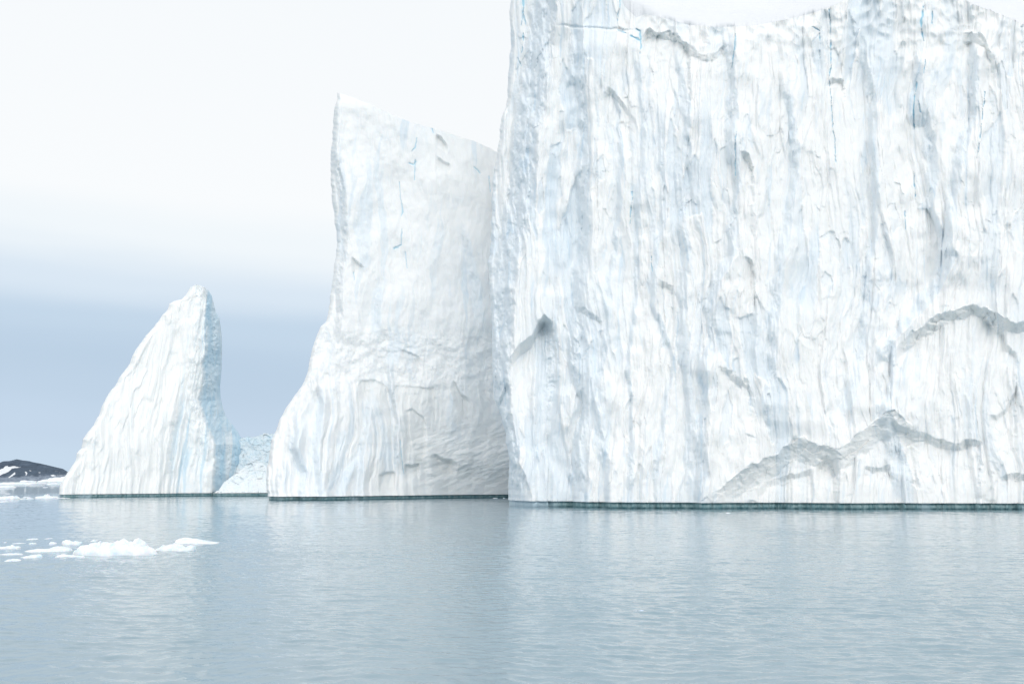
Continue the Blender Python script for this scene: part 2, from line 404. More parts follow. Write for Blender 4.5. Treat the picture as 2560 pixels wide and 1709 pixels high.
def wall_disp(px, py):
    sh = px.shape
    n = lambda *a: noise(*a)
    u = px*MPP; v = (1255-py)*MPP
    wx = fbm(u/22, v/40, 1, 3)*2.8+fbm(u/5, v/16, 2, 3)*.9+fbm(u/1.2, v/3.0, 3, 3)*.28
    wy = fbm(u/9, v/18, 4, 3)*3.5+fbm(u/1.5, v/3, 8, 2)*.6
    uu = u+wx; vv = v+wy
    D = 3.0*fbm(u/30, v/60, 10, 2)
    blue = np.zeros(sh); crack = np.zeros(sh); grey_shade = np.zeros(sh)
    # hand-placed folds
    jx = 11*fbm(u/5, v/9, 21, 4)+6*fbm(u/1.2, v/3.2, 22, 4); jw = np.clip(.9+1.1*fbm(u/7, v/11, 24, 3), .25, 1.8)
    for line, A, w, L in wF:
        xc = IY(py, line); ys = [q[1] for q in line]
        e = px+jx-xc
        wid = w
        w = w*jw if L < 500 else w
        A = A*(.45+.6*jw) if L < 500 else A
        up = np.clip(e/w+1, 0, 1); dn = np.exp(-np.maximum(e, 0)/L)
        env = sst(min(ys)-30, min(ys)+60, py)*(1-sst(max(ys)-40, max(ys)+10, py)) if max(ys) < 1240 else sst(min(ys)-30, min(ys)+60, py)
        prof = up if L > 500 else up*dn-sst(-w*3.2, -w, e)*(1-sst(-w, -w*.2, e))*.45
        D = D+(A if L > 500 else .64*A)*prof*env
        blue = np.maximum(blue, .44*env*sst(-w-8, -w*.7, e)*(1-sst(-w*.2, 4, e)))  # facets turned left tinted bluer, their shade painted into the colour
    # plates at four sizes
    f1, e1, r1 = flakes(uu/6.0, vv/30, 41, (.9, .8), .3)
    f2, e2, r2 = flakes(uu/2.6+9, vv/13+3, 42, (.9, .9), .4)
    f3, e3, r3 = flakes(uu/1.1, vv/5.0, 43, (.9, .9), .5)
    f4, e4, r4 = flakes(uu/.55, vv/2.2, 47, (.9, .9), .8)
    gate = sst(-.25, .35, fbm(u/9, v/22, 50, 3)+.15)
    smoothz = sst(.0, .45, fbm(u/14, v/20, 52, 3))        # calmer fields
    vb = sst(-.1, .4, fbm(u/6, v/9, 53, 3))
    f2 = blur(f2, 7)*(1-vb)+blur(f2, 1)*vb; f3 = blur(f3, 4)*(1-vb)+f3*vb; f1 = blur(f1, 14, 2)
    f5, _, r5 = flakes(uu/1.7+5, vv/24, 48, (1., .6), .1); f5 = blur(f5, 4)
    D = D*.9+.50*f5+.42*f1+(.28*f2)*(.45+.55*gate)+.16*f3*(.35+.65*gate)*(1-.55*smoothz)+.07*blur(f4, 1)*gate*(1-.8*smoothz)
    # panels where the white crust has broken away to clear ice
    reg = sst(-.25, .3, fbm(u/14, v/40, 110, 3))*(1-.6*sst(1900, 2300, px)*sst(300, 900, py))
    pan = np.maximum(blur((r2 > .82)*1., 1, 1)*.9, blur((r5 > .80)*1., 1, 1))
    pan = np.maximum(pan, blur((r3 > .86)*1., 1)*.6)*reg
    D = D-.55*pan
    # vertical flutes
    D = D+1.4*(np.abs(noise(uu/7.5, vv/110, 59))-.3)+1.1*(np.abs(noise(uu/3.4, vv/80, 60))-.3)+.45*(np.abs(noise(uu/1.3, vv/36, 61))-.3)+.24*fbm(uu/.55, vv/13, 62, 3)
    # rounded lumps near the crest
    crest = sst(210, 60, py)*sst(1560, 1650, px)
    D = D+crest*(1.4*fbm(u/5, v/6, 70, 3)+.6*(.5-np.abs(noise(u/2.4, v/2.6, 71))))
    D = D+.1*fbm(u/2.2, v/3.6, 72, 4)*(.35+.65*sst(.1, -.3, fbm(u/17, v/20, 73, 2)))
    # scars with overhanging roofs
    jy = 9*fbm(u/3.5, v/3.5, 80, 4)+9*blur(flakes(u/2.6, v/2.0, 83, (.6, .6))[0], 1, 1)+1.5*fbm(u/.7, v/.7, 81, 2)
    roofm = np.zeros(sh); HD = np.zeros(sh)
    for line, A, band, fade, soft, _ in wS:
        xs = [q[0] for q in line]
        yr = I(px, line)
        e = py+jy*(.15 if min(xs) < 1270 else 1)-yr
        side = sst(min(xs)-soft*.3, min(xs)+soft, px)*(1-sst(max(xs)-soft*.5, max(xs)+soft*.3, px+jy*.6))
        A = A*.7; band = band*1.15
        h = np.clip(e/band, 0, 1)**.9*np.exp(-np.maximum(e-band, 0)/fade)
        HD = HD-A*h*side
        if band > 25: roofm = np.maximum(roofm, side*sst(-3, 2, e)*(1-sst(band*.85, band*1.15, e)))
        grey_shade = np.maximum(grey_shade, .15*side*sst(-1, 3, e)*(1-sst(band*.7, band*1.15, e)))  # roof undersides greyed, shade painted into the colour
    Ds = blur(D, 14, 14)+.30*flakes((u+v*.9)/4.5, (v-u*.75)/1.8, 84, (.6, .6))[0]+.12*fbm((u+v)/2, (v-u*.8)/1.2, 86, 3)
    D = D*(1-roofm)+Ds*roofm+HD
    # the blue-grey chute under the left hollow
    cl = IY(py, [(1350, 800), (1347, 900), (1345, 1000), (1340, 1120), (1345, 1255)])
    cr = IY(py, [(1379, 800), (1392, 900), (1398, 1010), (1418, 1120), (1436, 1255)])
    ch = sst(cl-10, cl+4, px+jx*.2)*(1-sst(cr-6, cr+2, px+jx*.3))*sst(795, 812, py)
    D = D-2.0*ch*(1-.6*sst(cl, cr, px)); blue = np.maximum(blue, .38*ch)
    # small horizontal ledge line near the top left
    D = D-.5*np.exp(-((py-70-.08*(px-1500)-jy*.5)/3.0)**2)*sst(1385, 1430, px)*(1-sst(1560, 1590, px))
    groove = sst(.12, .75, blur(D, 0, 11)-blur(D, 2, 0))*sst(-.3, .2, fbm(u/8, v/14, 112, 3))      # narrow grooves of the relief tinted bluer
    # cracks
    jc = 2.5*noise(u/2.2, v/3, 89)+1.5*noise(u/.6, v/1.2, 90)+.8*noise(u/.25, v/.5, 91)
    for c in wC:
        xs = [q[0] for q in c]; ys = [q[1] for q in c]
        m = (px > min(xs)-22) & (px < max(xs)+22) & (py > min(ys)-22) & (py < max(ys)+22)
        if not m.any(): continue
        d = segdist(px[m]+jc[m], py[m]+jc[m]*.6, c)/np.clip(.8+1.3*noise(u[m]/1.0, v[m]/1.3, 93), .15, 1.4)
        crack[m] = np.maximum(crack[m], .95*sst(1.25, .55, d))
        blue[m] = np.maximum(blue[m], .55*np.exp(-d/3.2))
        D[m] -= .4*np.exp(-(d/1.2)**2)
    # natural blue streaks
    st = sst(.16, .6, noise(uu/1.9, vv/55, 100)*.6+noise(uu/.8, vv/22, 101)*.45+.25*noise(u/14, v/30, 102))
    thin = sst(.55, .75, 1-np.abs(noise(uu/2.6, vv/40, 103))*5)*sst(.0, .3, noise(u/3, v/7, 104))
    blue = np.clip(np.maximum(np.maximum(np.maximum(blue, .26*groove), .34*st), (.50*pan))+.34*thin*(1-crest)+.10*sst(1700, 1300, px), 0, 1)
    lowtint = sst(1120, 1250, py)*sst(1800, 1950, px)
    grey_shade = np.clip(grey_shade+.05*lowtint+.08*crest*sst(-.1, .4, fbm(u/5, v/4, 105, 3)), 0, 1)
    return D, np.stack([blue, crack, grey_shade], -1)
wall = empty('tabular_iceberg', (60, 181, 0))
tag(wall, 'towering sheer white ice cliff with vertical flutes, filling the right half of the view', 'iceberg', 'large icebergs')
wdepth = lambda px: np.interp(px, [1200, 1275, 1900, 2560, 3200], [190, 188, 176, 172, 172])
wlean = lambda px, py: .012*np.maximum(1255-py, 0)
def w_extra(px): return px
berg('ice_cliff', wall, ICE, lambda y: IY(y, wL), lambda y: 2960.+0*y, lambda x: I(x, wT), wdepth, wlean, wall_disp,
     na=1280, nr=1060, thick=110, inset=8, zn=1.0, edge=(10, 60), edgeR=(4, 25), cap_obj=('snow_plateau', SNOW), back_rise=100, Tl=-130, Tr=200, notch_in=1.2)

# ================================================================ the slab in the middle
mL = [(844, 232), (841, 254), (835, 276), (833, 315), (830, 353), (826, 399), (827.5, 445), (829, 491), (835, 537), (842, 590), (841, 632), (835, 674),
      (829, 720), (822, 774), (816, 807), (801, 819), (791, 845), (781.5, 872), (774, 903), (768, 937), (755, 968), (732, 998), (711, 1029),
      (697, 1060), (686, 1086), (678, 1113), (672.5, 1144), (667.5, 1170), (666, 1197), (666, 1228), (669, 1240), (670, 1260)]
mT = [(820, 232), (844, 232.5), (865, 238), (881, 244), (931, 263), (973, 282), (1015, 301), (1061, 315), (1107, 326), (1149, 342), (1183, 352), (1225, 370), (1244, 382), (1320, 405), (1420, 450)]
mC = [[(1042, 345, .9), (1038, 370, 1.8), (1030, 378, .8)], [(1038, 400, 1.4), (1037, 425, 1.2), (1036, 450, .6)], [(1022, 408, 1.6), (1034, 412, 2.), (1040, 404, 1.2)],
      [(1005, 510, .9), (1007, 530, 2.2), (1003, 540, .7)], [(1005, 572, .7), (1003, 612, 1.1), (985, 620, 1.2)], [(985, 622, 2.), (996, 618, 1.2)],
      [(1185, 418, .8), (1193, 424, 1.4), (1200, 433, .8)], [(1013, 630, .7), (1018, 670, .6)], [(884, 680, .9), (886, 700, .6)],
      [(1001, 1100, .8), (1004, 1140, .9), (1010, 1185, .7)], [(998, 455, .7), (1003, 510, .6)], [(1222, 440, .9), (1226, 480, .8)], [(1080, 322, 1.5), (1083, 332, 1.)]]
mF = [([(850, 232), (848, 300), (846, 380), (860, 440), (872, 520), (878, 600), (868, 660), (858, 720), (862, 780), (850, 860), (800, 950), (740, 1060), (700, 1240)], 4.5, 26, 300, .15),
      ([(975, 900), (980, 960), (1000, 1060), (996, 1140), (1000, 1180)], 2.2, 14, 60, .3),
      ([(760, 1060), (748, 1120), (770, 1180), (765, 1240)], 3.4, 26, 60, .5),
      ([(816, 970), (806, 1060), (800, 1140), (812, 1240)], 2.8, 24, 60, .5),
      ([(905, 1140), (880, 1180), (860, 1245)], 2.2, 26, 50, .5),
      ([(930, 980), (925, 1060), (915, 1130), (905, 1240)], 1.8, 18, 50, .4),
      ([(970, 700), (955, 780), (952, 850)], 1.2, 26, 90, .5),
      ([(1165, 560), (1200, 700), (1215, 830)], 1.4, 26, 90, .3)]
mS = [([(895, 958), (905, 946), (940, 948), (968, 962), (975, 985)], .6, 8, 55, 10),
      ([(978, 985), (990, 960), (1040, 962), (1090, 968), (1085, 990)], .6, 8, 65, 10),
      ([(1012, 1025), (1030, 1018), (1060, 1040), (1066, 1060)], .7, 8, 150, 10),
      ([(948, 1182), (970, 1178), (988, 1176)], 1.3, 8, 50, 5),
      ([(1012, 1158), (1030, 1160), (1048, 1156)], 1.2, 6, 40, 5),
      ([(1082, 1130), (1110, 1140), (1140, 1150)], 1.8, 16, 50, 16),
      ([(1000, 870), (1030, 878), (1052, 892)], 1.0, 8, 40, 10),
      ([(845, 410), (850, 420), (858, 445)], 2.0, 16, 40, 8),
      ([(880, 640), (890, 650), (910, 665)], 1.2, 8, 40, 8),
      ([(1090, 330), (1105, 342), (1118, 360)], 1.6, 10, 30, 8),
      ([(1090, 385), (1110, 400), (1125, 405)], 1.2, 10, 30, 8),
      ([(1130, 940), (1150, 975), (1178, 1000)], 1.0, 12, 60, 16)]
def mid_disp(px, py):
    M = .098
    u = px*M; v = (1245-py)*M
    low = sst(900, 990, py)*sst(1060, 980, px)            # fluted foot on the left
    roll = sst(1010, 1120, py)*sst(980, 1080, px)         # rolling polished foot on the right
    wx = fbm(u/18, v/30, 201, 3)*3+fbm(u/4, v/9, 202, 3)*.9
    wy = fbm(u/8, v/12, 204, 3)*3
    uu, vv = u+wx, v+wy
    D = 3.2*fbm(u/26, v/34, 210, 3)+1.3*fbm(u/9, v/14, 211, 4)
    blue = np.zeros(px.shape); crack = blue.copy(); grey_shade = blue.copy()
    jx = 7*fbm(u/4, v/9, 221, 4)+2*fbm(u/.9, v/1.6, 222, 3)
    jy = 6*fbm(u/3, v/3, 280, 4)
    for line, A, w, L, bl in mF:
        xc = IY(py, line); ys = [q[1] for q in line]
        e = px+jx-xc
        env = sst(min(ys)-30, min(ys)+40, py)
        if max(ys) < 1230: env = env*(1-sst(max(ys)-50, max(ys)+10, py))
        prof = sst(-w, 0, e) if L > 200 else sst(-w, 0, e)*np.exp(-np.maximum(e, 0)/L)-sst(-w*2.4, -w, e)*(1-sst(-w, -w*.2, e))*.4
        D = D+A*prof*env
        blue = np.maximum(blue, bl*env*sst(-w-8, -w*.7, e)*(1-sst(-w*.2, 4, e)))
    f1, e1, r1 = flakes(uu/9, vv/16, 241, (.8, .8), .3)
    f2, e2, r2 = flakes(uu/3.4, vv/8, 242, (.8, .8), .5)
    f3, e3, r3 = flakes(uu/1.3, vv/3, 243, (.8, .8), .5)
    g = sst(-.1, .5, fbm(u/9, v/14, 250, 3))
    f1 = blur(f1, 12, 6); f2 = blur(f2, 5, 2); f3 = blur(f3, 2, 1)
    D = D+.5*f1+(.24*f2*g+.10*f3*g)*(1-.6*roll)
    D = D+low*(1.5*(np.abs(noise(uu/3.0, vv/60, 260))-.3)+.7*(np.abs(noise(uu/1.4, vv/30, 261))-.3)+.15*fbm(uu/.5, vv/6, 262, 2))
    D = D+(1-low)*(1-roll)*(.25*fbm(uu/1.2, vv/9, 263, 4)+.16*fbm(u/2, v/2.4, 264, 4))
    ra = fbm((u*.9+v*.45)/5, (v-u*.35)/1.8, 270, 4)
    D = D+roll*(.55*ra+.2*(.4-np.abs(noise((u+v*.6)/4.2, (v-u*.4)/1.5, 271))))
    D = D-roll*2.4*sst(1150, 1245, py)*sst(1000, 1200, px)
    lump = sst(1040, 940, py)*sst(800, 860, py)
    D = D+lump*(1.0*fbm(u/4, v/4, 272, 4))
    for line, A, band, fade, soft in mS:
        xs = [q[0] for q in line]
        e = py+jy*.6-I(px, line)
        side = sst(min(xs)-soft*.5, min(xs)+soft, px+jy*.4)*(1-sst(max(xs)-soft, max(xs)+soft*.5, px+jy*.5))
        D = D-A*side*sst(0, band, e)*(1-sst(fade*.5, fade*1.2, e))
        grey_shade = np.maximum(grey_shade, .16*side*sst(0, 4, e)*(1-sst(fade*.8, fade*1.1, e)))  # recessed scar patches tinted greyer
    jc = 1.2*noise(u/.6, v/1.2, 290)
    for c in mC:
        d = segdist(px+jc, py+jc*.6, c)
        crack = np.maximum(crack, .65*sst(1.25, .5, d)); blue = np.maximum(blue, .4*np.exp(-d/3)); D = D-.3*np.exp(-(d/1.2)**2)
    st = sst(.15, .5, noise(uu/2.2, vv/28, 300)*.7+noise(uu/.9, vv/14, 301)*.35+.3*noise(u/14, v/22, 302))
    blue = np.clip(np.maximum(blue, .42*st)*(1-roll*.8)+.12*sst(.0, .4, fbm(u/10, v/14, 303, 3)), 0, 1)
    grey_shade = np.clip(grey_shade+0.06*roll*sst(-.1, .4, fbm((u+v*.6)/4, (v-u*.4)/1.6, 304, 4))+.12*sst(820, 1200, py)*sst(840, 940, px), 0, 1)  # shade of the undercut foot painted in as grey, stronger lower down
    return D, np.stack([blue, crack, grey_shade], -1)
mid = empty('slab_iceberg', (-20, 250, 0))
tag(mid, 'tall slab iceberg with a slanted flat top and flared foot, standing in the middle', 'iceberg', 'large icebergs')
mdepth = lambda px: np.interp(px, [640, 700, 1270, 1420], [232, 232, 263, 270])
mlean = lambda px, py: 13*np.clip((1240-py)/700, 0, 1)**.6*sst(1250, 700, px)+.02*np.maximum(1240-py, 0)
berg('ice_slab', mid, ICE_MID, lambda y: IY(y, mL), lambda y: 1400+0*y, lambda x: I(x, mT), mdepth, mlean, mid_disp,
     na=560, nr=720, thick=46, inset=10, zn=.85, edge=(12, 60), edgeR=(5, 20), Tl=232, Tr=440, notch_in=1.4)

# ================================================================ the pointed berg on the left
lL = [(478, 716), (467, 728), (456, 743), (437, 747), (423, 755), (418, 772), (406, 783), (395, 800.5), (383, 816), (368, 833), (354.5, 852), (341, 871),
      (330, 890.5), (324, 910), (310.5, 927), (299, 944), (287.5, 967), (274, 982), (263, 1001), (253, 1022.5), (247, 1043.5), (234, 1066.5),
      (219, 1084), (209, 1103), (203, 1126), (192, 1139), (188, 1158), (176.5, 1177.5), (163, 1197), (151, 1219), (147, 1238), (148, 1260)]
lR = [(520, 722), (529, 735.5), (534, 753), (540, 776), (548.5, 791), (552, 814), (555, 845), (555, 894), (553.5, 932), (550, 971), (552, 998), (557, 1021),
      (565, 1047), (578, 1063), (594, 1086), (605, 1105), (617, 1124), (636, 1151), (640, 1180), (640, 1260)]
lT = [(100, 722), (466, 722), (479, 716), (492, 711), (506, 715), (519, 723), (540, 728), (700, 730)]
lArr = [(512, 716), (516, 760), (512, 800), (512, 860), (506, 900), (502, 960), (498, 1000), (506, 1040), (520, 1080), (535, 1110), (532, 1180), (530, 1245)]
def left_disp(px, py):
    M = .11
    u = px*M; v = (1245-py)*M
    wx = fbm(u/14, v/30, 401, 3)*2.0+fbm(u/4, v/14, 402, 3)*.5-.10*v
    wy = fbm(u/8, v/12, 404, 3)*3
    uu, vv = u+wx, v+wy
    jx = 7*fbm(u/4, v/6, 421, 4)+3*fbm(u/1.2, v/1.6, 422, 3)
    D = 2.0*fbm(u/20, v/30, 410, 3)
    xa = IY(py, lArr)
    e = px+jx-xa
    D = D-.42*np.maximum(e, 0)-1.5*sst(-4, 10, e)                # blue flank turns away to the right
    lowr = sst(1010, 1120, py)
    xc = IY(py, [(470, 700), (455, 900), (440, 1000), (422, 1080), (415, 1160), (420, 1245)])
    e2 = px+jx-xc
    D = D-1.6*sst(-4, 24, e2)*sst(900, 1040, py)
    right = sst(-10, 40, e2)
    gr = .35+.65*np.maximum(right, sst(1130, 1230, py)*.8)
    D = D+gr*(1.5*(np.abs(noise(uu/3.2, vv/50, 460))-.3)+.9*(np.abs(noise(uu/1.4, vv/26, 461))-.3))+.12*fbm(uu/.5, vv/5, 462, 2)
    f1, _, r1 = flakes(uu/5, vv/18, 441, (.8, .8), .5)
    f2, _, r2 = flakes(uu/2.0, vv/7, 442, (.8, .8), .6)
    f3, _, r3 = flakes(uu/.9, vv/2.6, 443, (.8, .8), .6)
    f1 = blur(f1, 10, 3); f2 = blur(f2, 4, 1); f3 = blur(f3, 1)
    D = D+.8*f1+.4*f2+.15*f3*gr
    knob = np.exp(-((e+14)/22.)**2)*sst(1240, 1100, py)+np.exp(-((px-508)/28.)**2)*sst(1170, 1220, py)
    D = D+knob*(1.0+1.7*fbm(u/3.6, v/6, 470, 4))
    D = D+sst(860, 730, py)*.5*fbm(u/3, v/3, 471, 4)
    st = sst(.1, .45, noise(uu/1.7, vv/36, 500)*.7+noise(uu/.8, vv/18, 501)*.45+.2*noise(u/10, v/20, 502))
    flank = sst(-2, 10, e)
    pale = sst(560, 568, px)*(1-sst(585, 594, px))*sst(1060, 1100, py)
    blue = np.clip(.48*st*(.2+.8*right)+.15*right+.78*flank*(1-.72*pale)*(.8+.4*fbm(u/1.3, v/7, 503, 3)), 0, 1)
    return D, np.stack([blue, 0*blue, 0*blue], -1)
left = empty('pinnacle_iceberg', (-95, 275, 0))
tag(left, 'pointed shark-fin iceberg with a blue right flank, joined to a low saddle of ice rubble', 'iceberg', 'large icebergs')
ldepth = lambda px: np.interp(px, [100, 147, 530, 640], [258, 259, 284, 290])
llean = lambda px, py: .035*np.maximum(1240-py, 0)
berg('ice_pinnacle', left, ICE_PEAK, lambda y: IY(y, lL), lambda y: IY(y, lR), lambda x: I(x, lT), ldepth, llean, left_disp,
     na=420, nr=520, thick=26, inset=6, zn=.85, edge=(16, 18), edgeR=(6, 9), Tl=716, Tr=722, notch_in=.8)
# rubble saddle: a tall back bank and a lower front heap
def sad_disp(px, py):
    u = px*.12; v = (1240-py)*.12
    f2, _, _ = flakes(u/2.2, v/1.8, 541, (1., 1.), .2); f3, _, _ = flakes(u/.9, v/.7, 542, (1., 1.), .2)
    D = 1.4*fbm(u/5, v/4, 550, 4)+.45*f2+.25*f3+.4*fbm(u/.8, v/.6, 551, 3)
    b = np.clip(.2+.4*fbm(u/4, v/3, 552, 4)+.35*sst(1200, 1120, py), 0, 1)
    return D, np.stack([b, 0*b, 0*b], -1)
sT = [(520, 1236), (545, 1226), (560, 1205), (580, 1190), (600, 1176), (622, 1155), (655, 1156), (668, 1166), (680, 1165), (740, 1160)]
berg('rubble_heap', left, RUBBLE, lambda y: 532.+0*y, lambda y: 735.+0*y, lambda x: I(x, sT)+2*noise(x/4, x*0, 77)+1.2*noise(x/1.7, x*0, 78), lambda px: 281+.02*(px-540), lambda px, py: .16*np.maximum(1238-py, 0), sad_disp,
     na=200, nr=110, thick=20, inset=3, zn=.9, edge=(6, 6), edgeR=(1, 1), Tl=1232, Tr=1160, notch_in=.6)
bT = [(540, 1150), (590, 1104), (605, 1094), (618, 1091), (636, 1092), (651, 1087), (663, 1081), (674, 1085), (690, 1081), (760, 1070), (800, 1090)]
berg('rubble_bank', left, RUBBLE, lambda y: 560.+0*y, lambda y: 790.+0*y, lambda x: I(x, bT)+2*noise(x/3.5, x*0, 79)+1.2*noise(x/1.5, x*0, 80), lambda px: 312+0*px, lambda px, py: .10*np.maximum(1238-py, 0), sad_disp,
     na=220, nr=150, thick=20, inset=3, zn=.2, edge=(6, 6), edgeR=(1, 1), Tl=1120, Tr=1085, notch=False)

# ================================================================ far hill
hT = [(-420, 1199), (-300, 1186), (-180, 1172), (-60, 1163), (0, 1156), (7, 1152.5), (24, 1151.6), (36, 1148.6), (42, 1147), (57, 1150), (71.5, 1151.6), (83, 1154.6), (101, 1158),
      (119, 1162), (137, 1166.5), (157, 1171), (167, 1177), (174, 1182.6), (186, 1190), (200, 1197), (240, 1200)]
polys = [[(-60, 1195), (-30, 1180), (0, 1173), (8, 1170), (13, 1165), (19, 1163), (20, 1166), (26, 1166), (35, 1164), (40, 1166), (52, 1167), (40, 1169), (30, 1171), (23, 1177), (19, 1180), (8, 1184), (0, 1188), (-20, 1196)],
         [(21, 1193), (28, 1187), (37, 1179.5), (39, 1184), (31, 1189), (25, 1193.5)], [(62, 1179), (65, 1178), (68, 1183), (66, 1188), (64, 1187), (65, 1183)],
         [(96, 1180), (101, 1180), (100, 1182)], [(126, 1187), (135, 1186), (140, 1189), (130, 1190)], [(73, 1175), (78, 1175), (77, 1176.5), (74, 1176.4)]]
def inpoly(x, y, p):
    r = np.zeros(x.shape, bool)
    for (x0, y0), (x1, y1) in zip(p, p[1:]+p[:1]):
        if y0 == y1: continue
        c = ((y0 > y) != (y1 > y)) & (x < (x1-x0)*(y-y0)/(y1-y0)+x0)
        r ^= c
    return r
def hill_disp(px, py):
    j = 1.2*fbm(px/5, py/3, 601, 4); j2 = 1.0*fbm(px/5, py/3, 605, 4)
    sn = np.zeros(px.shape)
    for p in polys: sn = np.maximum(sn, inpoly(px+j, py+j2, p)*1.0)
    sn = np.maximum(sn, .5*sst(.34, .5, fbm(px/9, py/3, 610, 4))*sst(1170, 1186, py)*sst(90, 130, px))
    shore = sst(1187, 1193, py+5*fbm(px/14, py/6, 611, 4)+.03*(px-60))
    D = 16*fbm(px/22, py/14, 602, 5)
    return D, np.stack([shore, sn, 0*sn], -1)
hill_e = berg('hill', None, ROCK, lambda y: -400.+0*y, lambda y: 230.+0*y, lambda x: I(x, hT)+.5*noise(x/3, x*0, 91), lambda px: 1750+0*px,
     lambda px, py: 4.*np.maximum(1203-py, 0), hill_disp, na=760, nr=120, thick=400, inset=2, zn=-.5, edge=(4, 4), edgeR=(2, 2), Tl=1190, Tr=1190, notch=False)
tag(bpy.data.objects['hill'], 'dark rocky hill with snow patches on the horizon', None, None, 'structure')

# ================================================================ floating ice
nf = 0
def floe(pts, base, depth, label, group, lump=.25, name='ice_floe', facet=.5, mat=None):
    """pts: top outline (px, py) from left to right; base: py of the waterline at its near edge"""
    global nf; nf += 1
    s = nf*37 % 900
    Yn = dist(base)
    x0, x1 = pts[0][0], pts[-1][0]
    wid = (x1-x0)/F*Yn*1.01
    Yc = Yn+depth/2
    nx = int(min(220, max(24, (x1-x0)*1.1))); ny = int(max(16, min(70, nx*.5)))
    gx = np.linspace(-1, 1, nx)[None, :]; gy = np.linspace(-1, 1, ny)[:, None]
    px = x0+(x1-x0)*(gx+1)/2+0*gy
    X0 = P(np.array([x0]), np.array([base]), Yn)[0][0]; X1 = P(np.array([x1]), np.array([base]), Yn)[0][0]
    X = X0+(X1-X0)*(gx+1)/2+0*gy
    half = depth/2*np.maximum(1-np.abs(gx)**3.5, .02)**.6*(1+.25*noise(gx*2.5+s, gx*0, s))
    Y = Yc+half*gy
    htop = np.maximum(P(px, I(px, pts), Yc+0*px)[2], .02)*.92
    q = wid/8
    L = 1+lump*fbm(X/q+s, Y/q, s, 4)+facet*.5*flakes(X/(q*1.3)+s, Y/(q*1.3), s+3, (.8, .8))[0]
    h = htop*np.maximum(1-np.abs(gy)**3, 0)**.55*L
    h = h*(1-np.clip(np.abs(gx)-.93, 0, 1)/.07*.8)
    eps = .03
    Z = h-.02
    Z[0] = -.12; Z[-1] = -.12; Z[:, 0] = -.12; Z[:, -1] = -.12
    G = np.stack([X, Y, Z], -1)
    # closed by a flat underside
    Bt = G.copy(); Bt[..., 2] = -.25
    v = np.concatenate([G.reshape(-1, 3), Bt.reshape(-1, 3)]).astype(np.float32)
    C = nx; R = ny; o = R*C
    j, i = np.meshgrid(np.arange(R-1), np.arange(C-1), indexing='ij')
    q1 = np.stack([j*C+i, j*C+i+1, (j+1)*C+i+1, (j+1)*C+i], -1).reshape(-1, 4)
    q2 = q1[:, ::-1]+o
    def strip(a): a = np.array(a); return np.stack([a[:-1], a[:-1]+o, a[1:]+o, a[1:]], -1)
    ring = list(range(C))+[r*C+C-1 for r in range(1, R)]+[(R-1)*C+c for c in range(C-2, -1, -1)]+[r*C for r in range(R-2, -1, -1)]
    qq = np.concatenate([q1, q2, strip(ring)])
    cen = np.array([X.mean(), Yc, 0]); v = v-cen.astype(np.float32)
    ob = raw_mesh(name, v, qq, mat or FLOE)
    ob.location = cen
    tag(ob, label, 'ice floe', group)
    return ob
GN = 'ice floes drifting on the near water'
GF = 'low ice far out below the hill'
GM = 'brash ice left of the pointed iceberg'
GT = 'tiny bits of ice scattered on the sea'
floe([(161, 1376), (167, 1369), (173, 1370), (183, 1361), (196, 1359), (205, 1356), (215, 1356), (221, 1357), (229, 1354), (236, 1353), (238, 1350), (252, 1354), (262, 1356), (272, 1355), (280, 1350), (288, 1348), (300, 1354),
      (308, 1358), (314, 1350), (322, 1350), (330, 1358), (340, 1364), (355, 1366), (366, 1371), (376, 1378)], 1388.5, 2.6, 'largest lumpy white floe, with a rounded double hump, on the near water', GN, .25, facet=.65)
floe([(47, 1377), (60, 1373), (75, 1370), (97, 1371), (112, 1369), (125, 1364), (135, 1363.5), (152, 1366), (168, 1370)], 1379.5, 1.6, 'long flat wedge of ice just left of the largest floe', GN, .12, facet=.2)
floe([(366, 1374), (380, 1371), (392, 1366), (400, 1361), (410, 1359), (420, 1357), (428, 1355), (440, 1360), (448, 1367), (465, 1362), (479, 1361), (480, 1366)], 1376.5, 1.7, 'white floe with a small hump and a squared right end, right of the largest floe', GN, .16)
floe([(420, 1358), (430, 1352), (434, 1344), (455, 1342), (475, 1345), (500, 1350), (520, 1353), (539, 1354)], 1360, 2.2, 'floe tapering to a long thin point at the right end of the row', GN, .12, facet=.25)
floe([(148, 1357), (149, 1352), (155, 1348), (165, 1350), (172, 1353), (180, 1351), (198, 1354)], 1359.5, 1.0, 'small white floe with a rounded left end, behind the long flat wedge', GN, .3)
floe([(119, 1357), (123, 1353), (127, 1353), (132, 1355), (137, 1356)], 1358, .6, 'little white ice lump beside the small rounded floe', GN, .3)
floe([(130, 1391), (138, 1386), (150, 1384), (165, 1386), (185, 1387), (205, 1390)], 1393, .9, 'thin low floe in front of the left end of the largest floe', GN, .25)
floe([(40, 1392), (55, 1388), (70, 1385), (82, 1383.5), (95, 1386)], 1395, 1.1, 'flat pale bluish floe in front of the long flat wedge', GN, .15, facet=.2)
floe([(-25, 1386), (0, 1382), (20, 1381.5), (35, 1382), (42, 1386)], 1387.5, 1.4, 'flat floe cut by the left edge of the view, nearer than the jagged one', GN, .15, facet=.2)
floe([(-20, 1367), (0, 1365), (10, 1364), (17, 1361), (24, 1364), (34, 1363), (43, 1366)], 1370.5, 1.0, 'jagged white floe cut by the left edge of the view', GN, .4)
floe([(57, 1348), (66, 1345), (76, 1344), (88, 1347)], 1349, 1.2, 'faint low floe farthest back at the left, above the jagged one', GN, .25)
floe([(104, 1346), (112, 1344), (120, 1344), (127, 1346)], 1347.3, .9, 'thin flat sliver of ice right of the faint low floe', GN, .15)
